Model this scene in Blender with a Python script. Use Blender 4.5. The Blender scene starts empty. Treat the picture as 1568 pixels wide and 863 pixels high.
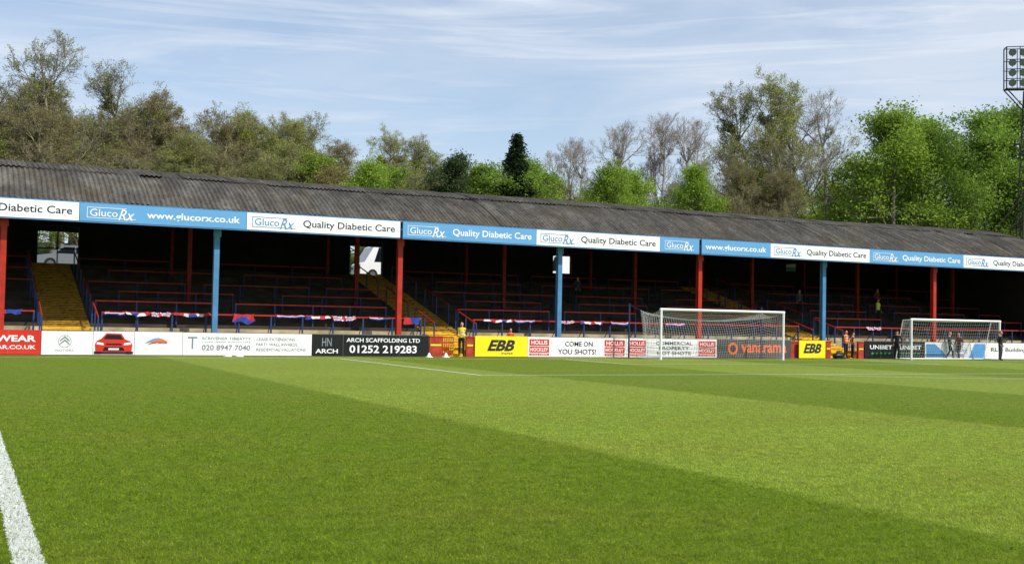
import bpy, math, random
import numpy as np
from mathutils import Vector, Matrix

random.seed(7); np.random.seed(7)
scene = bpy.context.scene
col = scene.collection
scene.view_settings.view_transform = 'Standard'
scene.view_settings.look = 'None'
scene.view_settings.exposure = 0

# ------------------------------------------------------------------ helpers
def lin(c):
    out = []
    for v in c:
        v /= 255.0
        out.append(v / 12.92 if v <= 0.04045 else ((v + 0.055) / 1.055) ** 2.4)
    return tuple(out) + (1.0,)

def new_mat(name):
    m = bpy.data.materials.new(name); m.use_nodes = True
    nt = m.node_tree
    return m, nt, nt.nodes['Principled BSDF']

def mat(name, rgb, rough=0.6, var=0.12, scale=3.0, metal=0.0, bump=0.0, spec=0.3):
    """painted / weathered surface: base colour with procedural dirt variation"""
    m, nt, b = new_mat(name)
    N, L = nt.nodes, nt.links
    c = lin(rgb)
    geo = N.new('ShaderNodeNewGeometry')
    nz = N.new('ShaderNodeTexNoise'); nz.inputs['Scale'].default_value = scale
    nz.inputs['Detail'].default_value = 6
    L.new(geo.outputs['Position'], nz.inputs['Vector'])
    ramp = N.new('ShaderNodeValToRGB')
    ramp.color_ramp.elements[0].position = 0.3
    ramp.color_ramp.elements[1].position = 0.7
    ramp.color_ramp.elements[0].color = (c[0]*(1-var*1.5), c[1]*(1-var*1.5), c[2]*(1-var*1.6), 1)
    ramp.color_ramp.elements[1].color = (min(1, c[0]*(1+var)), min(1, c[1]*(1+var)), min(1, c[2]*(1+var)), 1)
    L.new(nz.outputs['Fac'], ramp.inputs['Fac'])
    L.new(ramp.outputs['Color'], b.inputs['Base Color'])
    b.inputs['Roughness'].default_value = rough
    b.inputs['Metallic'].default_value = metal
    b.inputs['Specular IOR Level'].default_value = spec
    if bump > 0:
        bp = N.new('ShaderNodeBump'); bp.inputs['Strength'].default_value = bump
        bp.inputs['Distance'].default_value = 0.02
        L.new(nz.outputs['Fac'], bp.inputs['Height']); L.new(bp.outputs['Normal'], b.inputs['Normal'])
    return m

class MB:
    def __init__(s): s.v = []; s.f = []; s.m = []
    def add(s, verts, faces, mi=0):
        o = len(s.v); s.v.extend([tuple(p) for p in verts])
        for i, f in enumerate(faces):
            s.f.append(tuple(o + k for k in f)); s.m.append(mi if isinstance(mi, int) else mi[i])
    def box(s, x0, x1, y0, y1, z0, z1, mi=0):
        v = [(x0,y0,z0),(x1,y0,z0),(x1,y1,z0),(x0,y1,z0),(x0,y0,z1),(x1,y0,z1),(x1,y1,z1),(x0,y1,z1)]
        s.add(v, [(0,3,2,1),(4,5,6,7),(0,1,5,4),(1,2,6,5),(2,3,7,6),(3,0,4,7)], mi)
    def tube(s, p0, p1, r0, r1=None, n=8, mi=0, cap=True):
        if r1 is None: r1 = r0
        p0 = Vector(p0); p1 = Vector(p1); d = (p1 - p0)
        if d.length < 1e-6: return
        d.normalize()
        a = d.orthogonal().normalized(); b = d.cross(a)
        vs = []
        for p, r in ((p0, r0), (p1, r1)):
            for i in range(n):
                t = 2*math.pi*i/n
                vs.append(p + a*math.cos(t)*r + b*math.sin(t)*r)
        fs = [(i, (i+1) % n, n+(i+1) % n, n+i) for i in range(n)]
        if cap: fs += [tuple(range(n-1, -1, -1)), tuple(range(n, 2*n))]
        s.add(vs, fs, mi)
    def ell(s, c, r, mi=0, nu=12, nv=8):
        vs = []; fs = []
        for j in range(nv+1):
            ph = math.pi*j/nv
            for i in range(nu):
                th = 2*math.pi*i/nu
                vs.append((c[0]+r[0]*math.sin(ph)*math.cos(th), c[1]+r[1]*math.sin(ph)*math.sin(th), c[2]+r[2]*math.cos(ph)))
        for j in range(nv):
            for i in range(nu):
                fs.append((j*nu+i, (j+1)*nu+i, (j+1)*nu+(i+1) % nu, j*nu+(i+1) % nu))
        s.add(vs, fs, mi)
    def build(s, name, mats, parent=None, smooth=False, loc=None):
        me = bpy.data.meshes.new(name); me.from_pydata(s.v, [], s.f); 
        for m in mats: me.materials.append(m)
        me.polygons.foreach_set('material_index', s.m)
        if smooth: me.polygons.foreach_set('use_smooth', [True]*len(s.f))
        me.update()
        o = bpy.data.objects.new(name, me); col.objects.link(o)
        if loc is not None: o.location = loc
        if parent: o.parent = parent
        return o

def empty(name, loc=(0, 0, 0)):
    o = bpy.data.objects.new(name, None); o.location = loc; o.empty_display_size = .5
    col.objects.link(o); return o

# ------------------------------------------------------------------ camera
YAW, PITCH, ROLL = math.radians(25.9), math.radians(2.11), math.radians(1.07)
cd = bpy.data.cameras.new('camera'); cam = bpy.data.objects.new('camera', cd); col.objects.link(cam)
cd.lens = 39.95; cd.sensor_width = 36; cd.clip_start = 0.1; cd.clip_end = 3000
fwd = Vector((math.sin(YAW)*math.cos(PITCH), math.cos(YAW)*math.cos(PITCH), math.sin(PITCH)))
R0 = Vector((math.cos(YAW), -math.sin(YAW), 0)); U0 = R0.cross(fwd)
rt = R0*math.cos(ROLL) + U0*math.sin(ROLL); up = -R0*math.sin(ROLL) + U0*math.cos(ROLL)
M = Matrix((rt, up, -fwd)).transposed().to_4x4(); M.translation = Vector((0, 0, 1.63))
cam.matrix_world = M
scene.camera = cam

# ------------------------------------------------------------------ light
EL, AZ = math.radians(46), math.radians(38)
S = Vector((math.cos(EL)*math.sin(AZ), -math.cos(EL)*math.cos(AZ), math.sin(EL)))
sd = bpy.data.lights.new('sun', 'SUN'); sd.energy = 4.9; sd.angle = math.radians(.53); sd.color = (1, .955, .88)
so = bpy.data.objects.new('sun', sd); col.objects.link(so); so.rotation_euler = S.to_track_quat('Z', 'Y').to_euler()
so.location = (20, -20, 40)

w = bpy.data.worlds.new('World'); scene.world = w; w.use_nodes = True
N, L = w.node_tree.nodes, w.node_tree.links
bg = N['Background']; bg.inputs['Strength'].default_value = 0.15
sky = N.new('ShaderNodeTexSky'); sky.sky_type = 'NISHITA'; sky.sun_disc = False
sky.sun_elevation = EL; sky.sun_rotation = math.pi - AZ
sky.air_density = 1.0; sky.dust_density = 0.5; sky.ozone_density = 2.0
tc = N.new('ShaderNodeTexCoord')
mp = N.new('ShaderNodeMapping'); mp.inputs['Scale'].default_value = (1.0, 1.3, 6.5); mp.inputs['Rotation'].default_value = (0.10, 0.16, .4)
L.new(tc.outputs['Generated'], mp.inputs['Vector'])
n1 = N.new('ShaderNodeTexNoise'); n1.inputs['Scale'].default_value = 2.3; n1.inputs['Detail'].default_value = 8; n1.inputs['Roughness'].default_value = .56
n1.inputs['Distortion'].default_value = .7
L.new(mp.outputs['Vector'], n1.inputs['Vector'])
cr = N.new('ShaderNodeValToRGB'); cr.color_ramp.elements[0].position = .34; cr.color_ramp.elements[1].position = .66
cr.color_ramp.elements[0].color = (.28, .28, .28, 1); cr.color_ramp.elements[1].color = (.80, .80, .80, 1)
L.new(n1.outputs['Fac'], cr.inputs['Fac'])
# thin cirrus streaks
mp2 = N.new('ShaderNodeMapping'); mp2.inputs['Scale'].default_value = (2.0, 2.6, 30.0); mp2.inputs['Rotation'].default_value = (0.05, 0.10, .2)
L.new(tc.outputs['Generated'], mp2.inputs['Vector'])
n2 = N.new('ShaderNodeTexNoise'); n2.inputs['Scale'].default_value = 1.4; n2.inputs['Detail'].default_value = 9; n2.inputs['Roughness'].default_value = .62; n2.inputs['Distortion'].default_value = 1.2
L.new(mp2.outputs['Vector'], n2.inputs['Vector'])
cr2 = N.new('ShaderNodeValToRGB'); cr2.color_ramp.elements[0].position = .50; cr2.color_ramp.elements[1].position = .74
cr2.color_ramp.elements[0].color = (0, 0, 0, 1); cr2.color_ramp.elements[1].color = (.5, .5, .5, 1)
L.new(n2.outputs['Fac'], cr2.inputs['Fac'])
ad = N.new('ShaderNodeMath'); ad.operation = 'ADD'; ad.use_clamp = True
L.new(cr.outputs['Color'], ad.inputs[0]); L.new(cr2.outputs['Color'], ad.inputs[1])
mx = N.new('ShaderNodeMix'); mx.data_type = 'RGBA'
L.new(ad.outputs[0], mx.inputs['Factor']); L.new(sky.outputs['Color'], mx.inputs['A'])
mx.inputs['B'].default_value = (4.85, 5.35, 6.15, 1)
L.new(mx.outputs['Result'], bg.inputs['Color'])

# ------------------------------------------------------------------ grass
def math_n(op, a, bb=None, clamp=False):
    n = N.new('ShaderNodeMath'); n.operation = op; n.use_clamp = clamp
    for i, q in enumerate((a, bb)):
        if q is None: continue
        if isinstance(q, (int, float)): n.inputs[i].default_value = q
        else: L.new(q, n.inputs[i])
    return n.outputs[0]
def noise(scale, detail=4, rough=.5, vec=None):
    n = N.new('ShaderNodeTexNoise'); n.inputs['Scale'].default_value = scale; n.inputs['Detail'].default_value = detail
    n.inputs['Roughness'].default_value = rough
    L.new(vec if vec else geo.outputs['Position'], n.inputs['Vector']); return n.outputs['Fac']
def ramp(fac, e):
    r = N.new('ShaderNodeValToRGB')
    while len(r.color_ramp.elements) < len(e): r.color_ramp.elements.new(.5)
    for k, (p, c) in enumerate(e):
        r.color_ramp.elements[k].position = p; r.color_ramp.elements[k].color = c
    L.new(fac, r.inputs['Fac']); return r.outputs['Color']
def mixc(f, a, bb, mode='MIX'):
    n = N.new('ShaderNodeMix'); n.data_type = 'RGBA'; n.blend_type = mode
    for s_, q in (('Factor', f), ('A', a), ('B', bb)):
        if isinstance(q, (int, float)): n.inputs[s_].default_value = q
        elif isinstance(q, tuple): n.inputs[s_].default_value = q
        else: L.new(q, n.inputs[s_])
    return n.outputs['Result']
def grass_colour(blade):
    global N, L, geo
    geo = N.new('ShaderNodeNewGeometry'); sep = N.new('ShaderNodeSeparateXYZ'); L.new(geo.outputs['Position'], sep.inputs[0])
    # mowing stripes run across the pitch, 9 m wide
    wob = math_n('MULTIPLY', math_n('SUBTRACT', noise(1.6, 4, .6), .5), .55)
    xs = math_n('ADD', sep.outputs['X'], wob)
    tri = math_n('PINGPONG', math_n('ADD', xs, -7.5 - 4.5 + 90), 9.0)
    stripe = math_n('ADD', math_n('MULTIPLY', math_n('SUBTRACT', tri, 4.5), 3.2), .5, True)
    yb = math_n('PINGPONG', math_n('ADD', math_n('ADD', sep.outputs['Y'], wob), 90-47.3), 5.5)
    yb = math_n('ADD', math_n('MULTIPLY', math_n('SUBTRACT', yb, 2.75), 1.5), .5, True)
    light = (.188, .258, .034, 1); dark = (.120, .184, .012, 1)
    base = mixc(stripe, light, dark)
    base = mixc(math_n('MULTIPLY', yb, .14), base, (.12, .185, .014, 1))
    patch = noise(.35, 5, .6)
    base = mixc(math_n('MULTIPLY', ramp(patch, [(.42, (0,0,0,1)), (.68, (1,1,1,1))]), .35), base, (.180, .19, .028, 1))
    mid = noise(4.5, 6, .75)
    base = mixc(1.0, base, ramp(mid, [(.30, (.66,.70,.58,1)), (.5, (1,1,1,1)), (.70, (1.36,1.27,1.36,1))]), 'MULTIPLY')
    fine = noise(30, 5, .8)
    base = mixc(1.0, base, ramp(fine, [(.36, (.36,.44,.30,1)), (.5, (1,1,1,1)), (.64, (1.7,1.55,1.7,1))] if not blade else [(.3, (1.5,1.5,1.3,1)), (.7, (2.15,1.98,2.0,1))]), 'MULTIPLY')
    straw = noise(14, 4, .8)
    base = mixc(math_n('MULTIPLY', ramp(straw, [(.56, (0,0,0,1)), (.70, (1,1,1,1))]), .40), base, (.27, .28, .09, 1) if not blade else (.42, .40, .14, 1))
    return base, fine, mid
gm, nt, b = new_mat('pitch_grass'); N, L = nt.nodes, nt.links
base, fine, mid = grass_colour(False)
L.new(base, b.inputs['Base Color']); b.inputs['Roughness'].default_value = .8; b.inputs['Specular IOR Level'].default_value = .1
bp = N.new('ShaderNodeBump'); bp.inputs['Strength'].default_value = .9; bp.inputs['Distance'].default_value = .04
L.new(math_n('ADD', fine, mid), bp.inputs['Height']); L.new(bp.outputs['Normal'], b.inputs['Normal'])

m = MB(); m.add([(-900,-900,0),(1200,-900,0),(1200,1200,0),(-900,1200,0)], [(0,1,2,3)])
m.build('ground', [gm])

# mown blades near the touchline
bladem, nt, b = new_mat('grass_blade'); N, L = nt.nodes, nt.links; N.remove(b)
base, _, _ = grass_colour(True)
at = N.new('ShaderNodeAttribute'); at.attribute_name = 'tone'
base = mixc(1.0, base, at.outputs['Color'], 'MULTIPLY')
df = N.new('ShaderNodeBsdfDiffuse'); tr = N.new('ShaderNodeBsdfTranslucent'); ms_ = N.new('ShaderNodeMixShader'); ms_.inputs[0].default_value = .5
L.new(base, df.inputs['Color']); L.new(base, tr.inputs['Color']); L.new(df.outputs[0], ms_.inputs[1]); L.new(tr.outputs[0], ms_.inputs[2]); L.new(ms_.outputs[0], N['Material Output'].inputs['Surface'])
paintb = mat('painted_blade', (214,216,208), .9, .1, 40)
nr = np.random.RandomState(4); K = 520000
rad = 5.0*np.exp(nr.uniform(0, math.log(40/5.0), K)); th = nr.uniform(math.radians(-8), math.radians(56), K)
bx, by = rad*np.sin(th), rad*np.cos(th)
fade = np.clip((40-rad)/28, .1, 1)
hgt = nr.uniform(.012, .028, K)*fade; wd = nr.uniform(.003, .0055, K)*np.clip(rad/9, 1, 2.2)
ang = nr.uniform(0, math.pi, K); lean = nr.normal(0, .6, (K, 2))*hgt[:, None]
mow = np.where(np.floor((bx-7.5)/9).astype(int) % 2 == 0, 1.0, -1.0)*.35   # blades laid over by the mower
lean[:, 1] += mow*hgt
A_ = np.stack([bx-wd*np.cos(ang), by-wd*np.sin(ang), np.zeros(K)], 1); B_ = np.stack([bx+wd*np.cos(ang), by+wd*np.sin(ang), np.zeros(K)], 1)
C_ = np.stack([bx+lean[:, 0], by+lean[:, 1], hgt], 1)
V = np.stack([A_, B_, C_], 1).reshape(-1, 3)
me = bpy.data.meshes.new('mown_grass'); me.vertices.add(3*K); me.vertices.foreach_set('co', V.ravel())
me.loops.add(3*K); me.loops.foreach_set('vertex_index', np.arange(3*K, dtype=np.int32)); me.polygons.add(K)
me.polygons.foreach_set('loop_start', np.arange(K, dtype=np.int32)*3); me.polygons.foreach_set('loop_total', np.full(K, 3, dtype=np.int32))
me.materials.append(bladem); me.materials.append(paintb)
mi = ((bx > .375) & (bx < .555) & (nr.rand(K) < .8)).astype(np.int32); me.polygons.foreach_set('material_index', mi)
tn = nr.uniform(.75, 1.3, K); cc = np.ones((3*K, 4)); cc[:, :3] = np.repeat(tn, 3)[:, None]
me.color_attributes.new('tone', 'FLOAT_COLOR', 'POINT').data.foreach_set('color', cc.ravel())
me.update(calc_edges=True); o = bpy.data.objects.new('mown_grass', me); col.objects.link(o)

# pitch markings
lm, nt, b = new_mat('line_paint'); N, L = nt.nodes, nt.links
geo = N.new('ShaderNodeNewGeometry')
f = noise(36, 5, .8)
c = ramp(f, [(.34, (.16,.24,.08,1)), (.43, (.50,.54,.46,1)), (.6, (.70,.72,.69,1))])
L.new(c, b.inputs['Base Color']); b.inputs['Roughness'].default_value = .9
bp = N.new('ShaderNodeBump'); bp.inputs['Strength'].default_value = .8; bp.inputs['Distance'].default_value = .03
L.new(f, bp.inputs['Height']); L.new(bp.outputs['Normal'], b.inputs['Normal'])
m = MB(); z = .004; GL = 47.3; GX = 35.0
def strip(x0, x1, y0, y1): m.add([(x0,y0,z),(x1,y0,z),(x1,y1,z),(x0,y1,z)], [(0,1,2,3)])
# ragged-edge touchline
vs = []; n = 1500
for i in range(n+1):
    y = -20 + (GL+20)*i/n
    vs += [(.365+random.uniform(-.014,.014), y, z), (.565+random.uniform(-.014,.014), y, z)]
m.add(vs, [(2*i, 2*i+1, 2*i+3, 2*i+2) for i in range(n)])
strip(.57, 69.5, GL-.06, GL+.06)
PB = 32.6
strip(14.75, 14.88, PB+.07, GL-.07); strip(14.75, 55.2, PB-.06, PB+.06); strip(55.1, 55.22, PB+.07, GL-.07)
strip(25.8, 25.92, 41.9, GL-.07); strip(25.8, 44.2, 41.76, 41.88); strip(44.1, 44.2, 41.9, GL-.07)
vs = []; k = 60; a0 = math.acos(5.56/9.15)
for i in range(k+1):
    a = -a0 + 2*a0*i/k
    for r in (9.09, 9.21): vs.append((GX+r*math.sin(a), PB+5.5-r*math.cos(a), z))
m.add(vs, [(2*i, 2*i+1, 2*i+3, 2*i+2) for i in range(k)])
m.build('pitch_markings', [lm])

# worn track strip at the boards
tm = mat('worn_earth', (150,132,92), .95, .25, 8, bump=.5)
m = MB(); m.add([(-60,49.95,.008),(70,49.95,.008),(70,50.9,.008),(-60,50.9,.008)], [(0,1,2,3)])
m.build('perimeter_track', [tm])

# ------------------------------------------------------------------ materials
M_red = mat('red_paint', (172,46,32), .5, .15, 2.5)
M_reddk = mat('shaded_red_paint', (128,40,30), .7, .25, 4)  # red paint darkened in colour for the shade under the roof
M_navydk = mat('shaded_blue_paint', (34,48,84), .7, .25, 4)  # rear barrier posts: the stand's interior shade put into the blue
M_blue = mat('blue_paint', (78,128,172), .5, .12, 2.5)
M_navy = mat('dark_blue_paint', (38,58,104), .5, .15, 3)
M_white = mat('white_paint', (240,240,242), .45, .03, 2)
M_skyblue = mat('sky_blue_vinyl', (98,158,208), .45, .03, .6)
M_black = mat('black_vinyl', (22,26,28), .45, .1, 2)
M_yellow = mat('yellow_vinyl', (244,222,30), .45, .03, 1)
M_signred = mat('red_vinyl', (205,48,36), .45, .05, 1)
M_txtgrey = mat('grey_print', (128,134,140), .6, .02, 1)
M_txtdk = mat('dark_print', (38,42,52), .6, .02, 1)
M_txtblue = mat('blue_print', (92,140,190), .6, .02, 1)
M_orange = mat('orange_print', (238,110,50), .6, .02, 1)
M_charcoal = mat('charcoal_vinyl', (74,72,72), .5, .05, 1)
M_green = mat('green_print', (60,170,90), .6, .02, 1)
M_cyan = mat('blue_gradient_print', (80,150,210), .6, .1, 1)
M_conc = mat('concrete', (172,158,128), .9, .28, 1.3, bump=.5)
M_concdk = mat('shaded_concrete', (60,54,47), .95, .35, 1.1, bump=.5)  # upper terrace: deep interior shade painted into the concrete colour
M_ystep = mat('yellow_step_paint', (222,176,30), .7, .22, 5)
M_ystepdk = mat('shaded_yellow_step_paint', (170,128,32), .8, .35, 5)  # upper stair nosings, yellow darkened to paint in the shade beyond the sunlit steps
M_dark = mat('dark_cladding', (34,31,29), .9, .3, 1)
M_brickred = mat('painted_red_wall', (168,62,44), .8, .25, 4, bump=.4)
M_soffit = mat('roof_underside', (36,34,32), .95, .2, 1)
M_steel = mat('galvanised_steel', (120,124,128), .45, .1, 3, metal=.6)
M_glass = mat('dark_glass', (24,30,36), .08, .1, 1, spec=.6)
M_rubber = mat('rubber', (26,26,27), .8, .1, 3)

# corrugated roofing sheet
rm, nt, b = new_mat('corrugated_cement_sheet'); N, L = nt.nodes, nt.links
geo = N.new('ShaderNodeNewGeometry')
mpn = N.new('ShaderNodeMapping'); mpn.inputs['Scale'].default_value = (1.6, .55, .55); L.new(geo.outputs['Position'], mpn.inputs['Vector'])
a = noise(1.0, 8, .68, mpn.outputs['Vector'])
c = ramp(a, [(.28, lin((64,61,58))), (.5, lin((90,87,82))), (.66, lin((112,108,102)))])
sp = noise(7, 6, .75)
c = mixc(1.0, c, ramp(sp, [(.30, (.45,.43,.41,1)), (.60, (1.1,1.1,1.1,1)), (.72, (1.8,1.8,1.7,1))]), 'MULTIPLY')
mo = noise(.5, 4)
c = mixc(math_n('MULTIPLY', ramp(mo, [(.50, (0,0,0,1)), (.66, (1,1,1,1))]), .45), c, lin((80,72,52)))
# each sheet weathers a little differently
sepx = N.new('ShaderNodeSeparateXYZ'); L.new(geo.outputs['Position'], sepx.inputs[0])
cmb = N.new('ShaderNodeCombineXYZ'); L.new(math_n('FLOOR', sepx.outputs['X']), cmb.inputs[0]); L.new(math_n('FLOOR', math_n('MULTIPLY', sepx.outputs['Y'], .4)), cmb.inputs[1])
wn = N.new('ShaderNodeTexWhiteNoise'); L.new(cmb.outputs[0], wn.inputs['Vector'])
c = mixc(1.0, c, ramp(wn.outputs['Value'], [(0, (.86,.86,.86,1)), (1, (1.12,1.12,1.1,1))]), 'MULTIPLY')
L.new(c, b.inputs['Base Color']); b.inputs['Roughness'].default_value = .95; b.inputs['Specular IOR Level'].default_value = .1

# ------------------------------------------------------------------ stand
stand = empty('covered_terrace_stand', (18, 52, 0))
def place(o):           # keep world position while parenting
    o.parent = stand; o.matrix_parent_inverse = Matrix.Translation((-18, -52, 0)); return o
XL, XR = -33.6, 65.7
# roof barrel
Re, Rc, zr = 51.45, 60.0, 8.90
half = Rc - Re; sag = 2.44; R = (half**2 + sag**2)/(2*sag); cz = zr - R
def roof_z(y): return cz + math.sqrt(max(0, R*R - (y-Rc)**2))
dx = .05; nx = int((XR - XL)/dx); ys = list(np.linspace(Re, Rc+half, 23))
rs = random.Random(3)
rowb = [0, 5, 10, 16, 22]
vs = []; fs = []
sheet = {}
for r in range(4):
    y_idx = range(rowb[r], rowb[r+1]+1)
    off = len(vs)
    yi = [ys[k] for k in y_idx]
    if r == 1: yi[0] -= .12
    for i in range(nx+1):
        x = XL + dx*i
        sh = int((x - XL)/1.0)
        if (sh, r) not in sheet: sheet[(sh, r)] = (rs.gauss(0, .014), rs.gauss(0, .035))
        oz, oy = sheet[(sh, r)]
        cor = .036*math.cos(2*math.pi*x/.22)
        for k, y in enumerate(yi):
            yy = y + (oy if (k == 0 and r > 0) else 0)
            vs.append((x, yy, roof_z(y) + cor + oz + (0.035 if r < 2 and k == 0 else 0) + .02*(r % 2) + .05*math.sin(x*.21+1)*math.sin(math.pi*(y-Re)/(2*half))))
    q = len(yi)
    for i in range(nx):
        for k in range(q-1):
            a_ = off + i*q + k
            fs.append((a_, a_+q, a_+q+1, a_+1))
m = MB(); m.add(vs, fs); place(m.build('roof_sheets', [rm]))
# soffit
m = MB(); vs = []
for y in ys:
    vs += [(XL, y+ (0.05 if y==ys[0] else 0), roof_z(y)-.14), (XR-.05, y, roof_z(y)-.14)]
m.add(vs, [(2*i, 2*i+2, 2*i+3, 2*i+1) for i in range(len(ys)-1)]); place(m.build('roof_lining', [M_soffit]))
# gutter behind the fascia
m = MB()
m.tube((XL, 51.42, 6.44), (XR, 51.42, 6.44), .05, n=8)
place(m.build('gutter', [mat('gutter_paint', (66,98,140), .5, .2, 3)]))
# structural beam + columns
m = MB()
m.box(XL, XR, 51.62, 51.86, 5.70, 6.38, 1)
COLX = [1.57 + 8.8*i for i in range(-4, 8)]
for i, x in enumerate(COLX):
    n_ = i - 4; mi = 0 if n_ % 2 == 0 else 2
    if x > XR: continue
    zb = .7
    m.box(x-.12, x+.12, 51.90, 51.925, zb, 6.0, mi); m.box(x-.12, x+.12, 52.13, 52.155, zb, 6.0, mi)
    m.box(x-.015, x+.015, 51.925, 52.13, zb, 6.0, mi)
    m.box(x-.17, x+.17, 51.87, 51.899, 5.3, 5.69, mi)
    m.box(x-.22, x+.22, 51.8, 52.25, .5, .72, 3)
place(m.build('front_columns', [M_red, M_blue, M_blue, M_conc]))
m = MB()
def terr(y): return .5 + .27*(y-51.0)
for x in COLX:
    if x > XR: continue
    m.box(x-.1, x+.1, 58.6, 58.8, terr(58.7)-.2, roof_z(58.7)-.5)
    m.box(x-.08, x+.08, 64.0, 64.16, terr(64)-.2, roof_z(64)-.4)
    # truss
    pr = None
    for k, y in enumerate(np.linspace(52.0, 68.0, 13)):
        zt = roof_z(y)-.28; zb_ = 6.35 + .10*math.sin(math.pi*(y-52)/16)
        m.tube((x, y, zb_), (x, y, zt), .03, n=4)
        if pr: 
            m.tube(pr[0], (x, y, zb_), .045, n=4); m.tube(pr[1], (x, y, zt), .045, n=4)
            m.tube(pr[0] if k % 2 else pr[1], (x, y, zt) if k % 2 else (x, y, zb_), .03, n=4)
        pr = ((x, y, zb_), (x, y, zt))
for y in (54, 56.5, 59, 61.5, 64, 66.5):
    m.box(XL, XR-.1, y-.04, y+.04, roof_z(y)-.28, roof_z(y)-.16)
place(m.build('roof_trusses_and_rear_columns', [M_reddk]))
# terraces
STAIRS = [(-16.2, -14.2), (3.25, 5.25), (21.0, 23.0), (44.6, 46.6)]
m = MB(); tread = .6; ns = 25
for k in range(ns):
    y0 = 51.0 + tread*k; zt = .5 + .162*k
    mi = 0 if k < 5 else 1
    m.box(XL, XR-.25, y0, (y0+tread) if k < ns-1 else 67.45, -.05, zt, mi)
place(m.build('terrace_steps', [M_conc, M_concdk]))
m = MB()
for (a_, c_) in STAIRS:
    for k in range(2*ns-1):
        y0 = 51.0 + .3*k
        zt = .5 + .162*(k//2) + (.084 if k % 2 else .006)
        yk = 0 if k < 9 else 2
        m.box(a_, c_, y0-.012, y0+.11, zt-.05, zt+.004, yk)
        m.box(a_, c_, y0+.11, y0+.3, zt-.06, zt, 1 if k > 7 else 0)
    # entry steps from the track
    for k in range(3):
        m.box(a_-.2, c_+.1, 50.35+.22*k, 50.98, .01 if k == 0 else .155*k, .155*(k+1)-.003*0, 0 if k < 3 else 1)
place(m.build('stairways', [M_ystep, M_concdk, M_ystepdk]))
# rear wall with openings
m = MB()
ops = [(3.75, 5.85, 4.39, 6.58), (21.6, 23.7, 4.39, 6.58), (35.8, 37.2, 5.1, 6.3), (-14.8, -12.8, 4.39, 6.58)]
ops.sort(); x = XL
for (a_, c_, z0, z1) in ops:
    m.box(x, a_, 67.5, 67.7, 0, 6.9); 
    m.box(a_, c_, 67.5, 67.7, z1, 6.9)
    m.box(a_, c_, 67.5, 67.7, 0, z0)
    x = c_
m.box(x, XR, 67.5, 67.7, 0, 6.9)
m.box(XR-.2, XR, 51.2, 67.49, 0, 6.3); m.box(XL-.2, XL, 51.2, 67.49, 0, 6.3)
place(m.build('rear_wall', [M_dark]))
m = MB(); vs = [(XR-.1, y, roof_z(y)-.16) for y in ys]; 
vs2 = [(XR-.1, ys[0], 6.3), (XR-.1, ys[-1], 6.3)]
m.add(vs+vs2, [tuple(range(len(ys))) + (len(ys)+1, len(ys))]); place(m.build('gable_end', [M_dark]))
# opening details : door frames, small notices
m = MB()
for (a_, c_, z0, z1) in ops:
    m.box(a_-.06, a_+.0, 67.44, 67.495, z0, z1, 0); m.box(c_, c_+.06, 67.44, 67.495, z0, z1, 0)
m.box(4.75, 4.81, 67.55, 67.61, 4.39, 6.58, 0); m.box(3.75, 5.85, 67.55, 67.6, 5.3, 5.36, 0)
m.box(22.2, 22.25, 67.55, 67.61, 4.39, 6.58, 0)
m.box(55.5, 56.4, 67.4, 67.45, 5.95, 6.25, 2); m.box(55.5, 56.4, 67.39, 67.44, 6.25, 6.5, 1)
place(m.build('exit_frames_and_notices', [M_navy, M_white, M_skyblue]))

# crush barriers
def barrier_row(mb, x0, x1, y, h=1.0, post=1.9, mid=False, mi=0):
    fl = .5 + .162*int((y-51.0)/.6)
    mb.box(x0, x1, y-.035, y+.035, fl+h-.03, fl+h+.03, mi)
    if mid: mb.box(x0, x1, y-.03, y+.03, fl+h*.5-.03, fl+h*.5+.03, mi)
    n_ = max(1, round((x1-x0)/post))
    for i in range(n_+1):
        xx = x0 + .03 + (x1-x0-.06)*i/n_
        mb.box(xx-.035, xx+.035, y-.028, y+.028, fl-.02, fl+h-.031, mi+1)
        mb.tube((xx, y+.02, fl+h*.75), (xx, y+.55, fl+.16), .022, n=6, mi=mi+1)
m = MB()
for (a_, c_) in [(-13.9, 2.9), (5.6, 20.6), (23.4, 44.3), (47.0, 65.0)]:
    barrier_row(m, a_, c_, 52.62, .98, 1.55)
rs = random.Random(11)
for r_, y in enumerate((54.42, 56.22, 58.02, 60.4, 62.8)):
    for (a_, c_) in [(-33, -16.4), (-14, 3.0), (5.5, 20.7), (23.3, 44.3), (47.0, 65.0)]:
        x = a_ + (r_ % 2)*1.2
        while x < c_-1.5:
            ln = rs.choice((4.6, 5.4, 6.4, 7.6))
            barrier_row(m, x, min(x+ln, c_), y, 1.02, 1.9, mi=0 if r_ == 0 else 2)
            x += ln + rs.choice((.9, 1.4, 2.4))
# stair side rails
for (a_, c_) in STAIRS:
    for xx in (a_-.12, c_+.12):
        for (ya, yb_) in ((51.6, 54.2), (55.2, 58.6), (60, 64)):
            m.tube((xx, ya, terr(ya)+.95), (xx, yb_, terr(yb_)+.95), .035, n=6, mi=0)
            for y in np.linspace(ya, yb_, 3):
                m.box(xx-.03, xx+.03, y-.03, y+.03, terr(y)-.2, terr(y)+.93, 1)
place(m.build('crush_barriers', [M_red, M_navy, M_reddk, M_navydk]))

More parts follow.
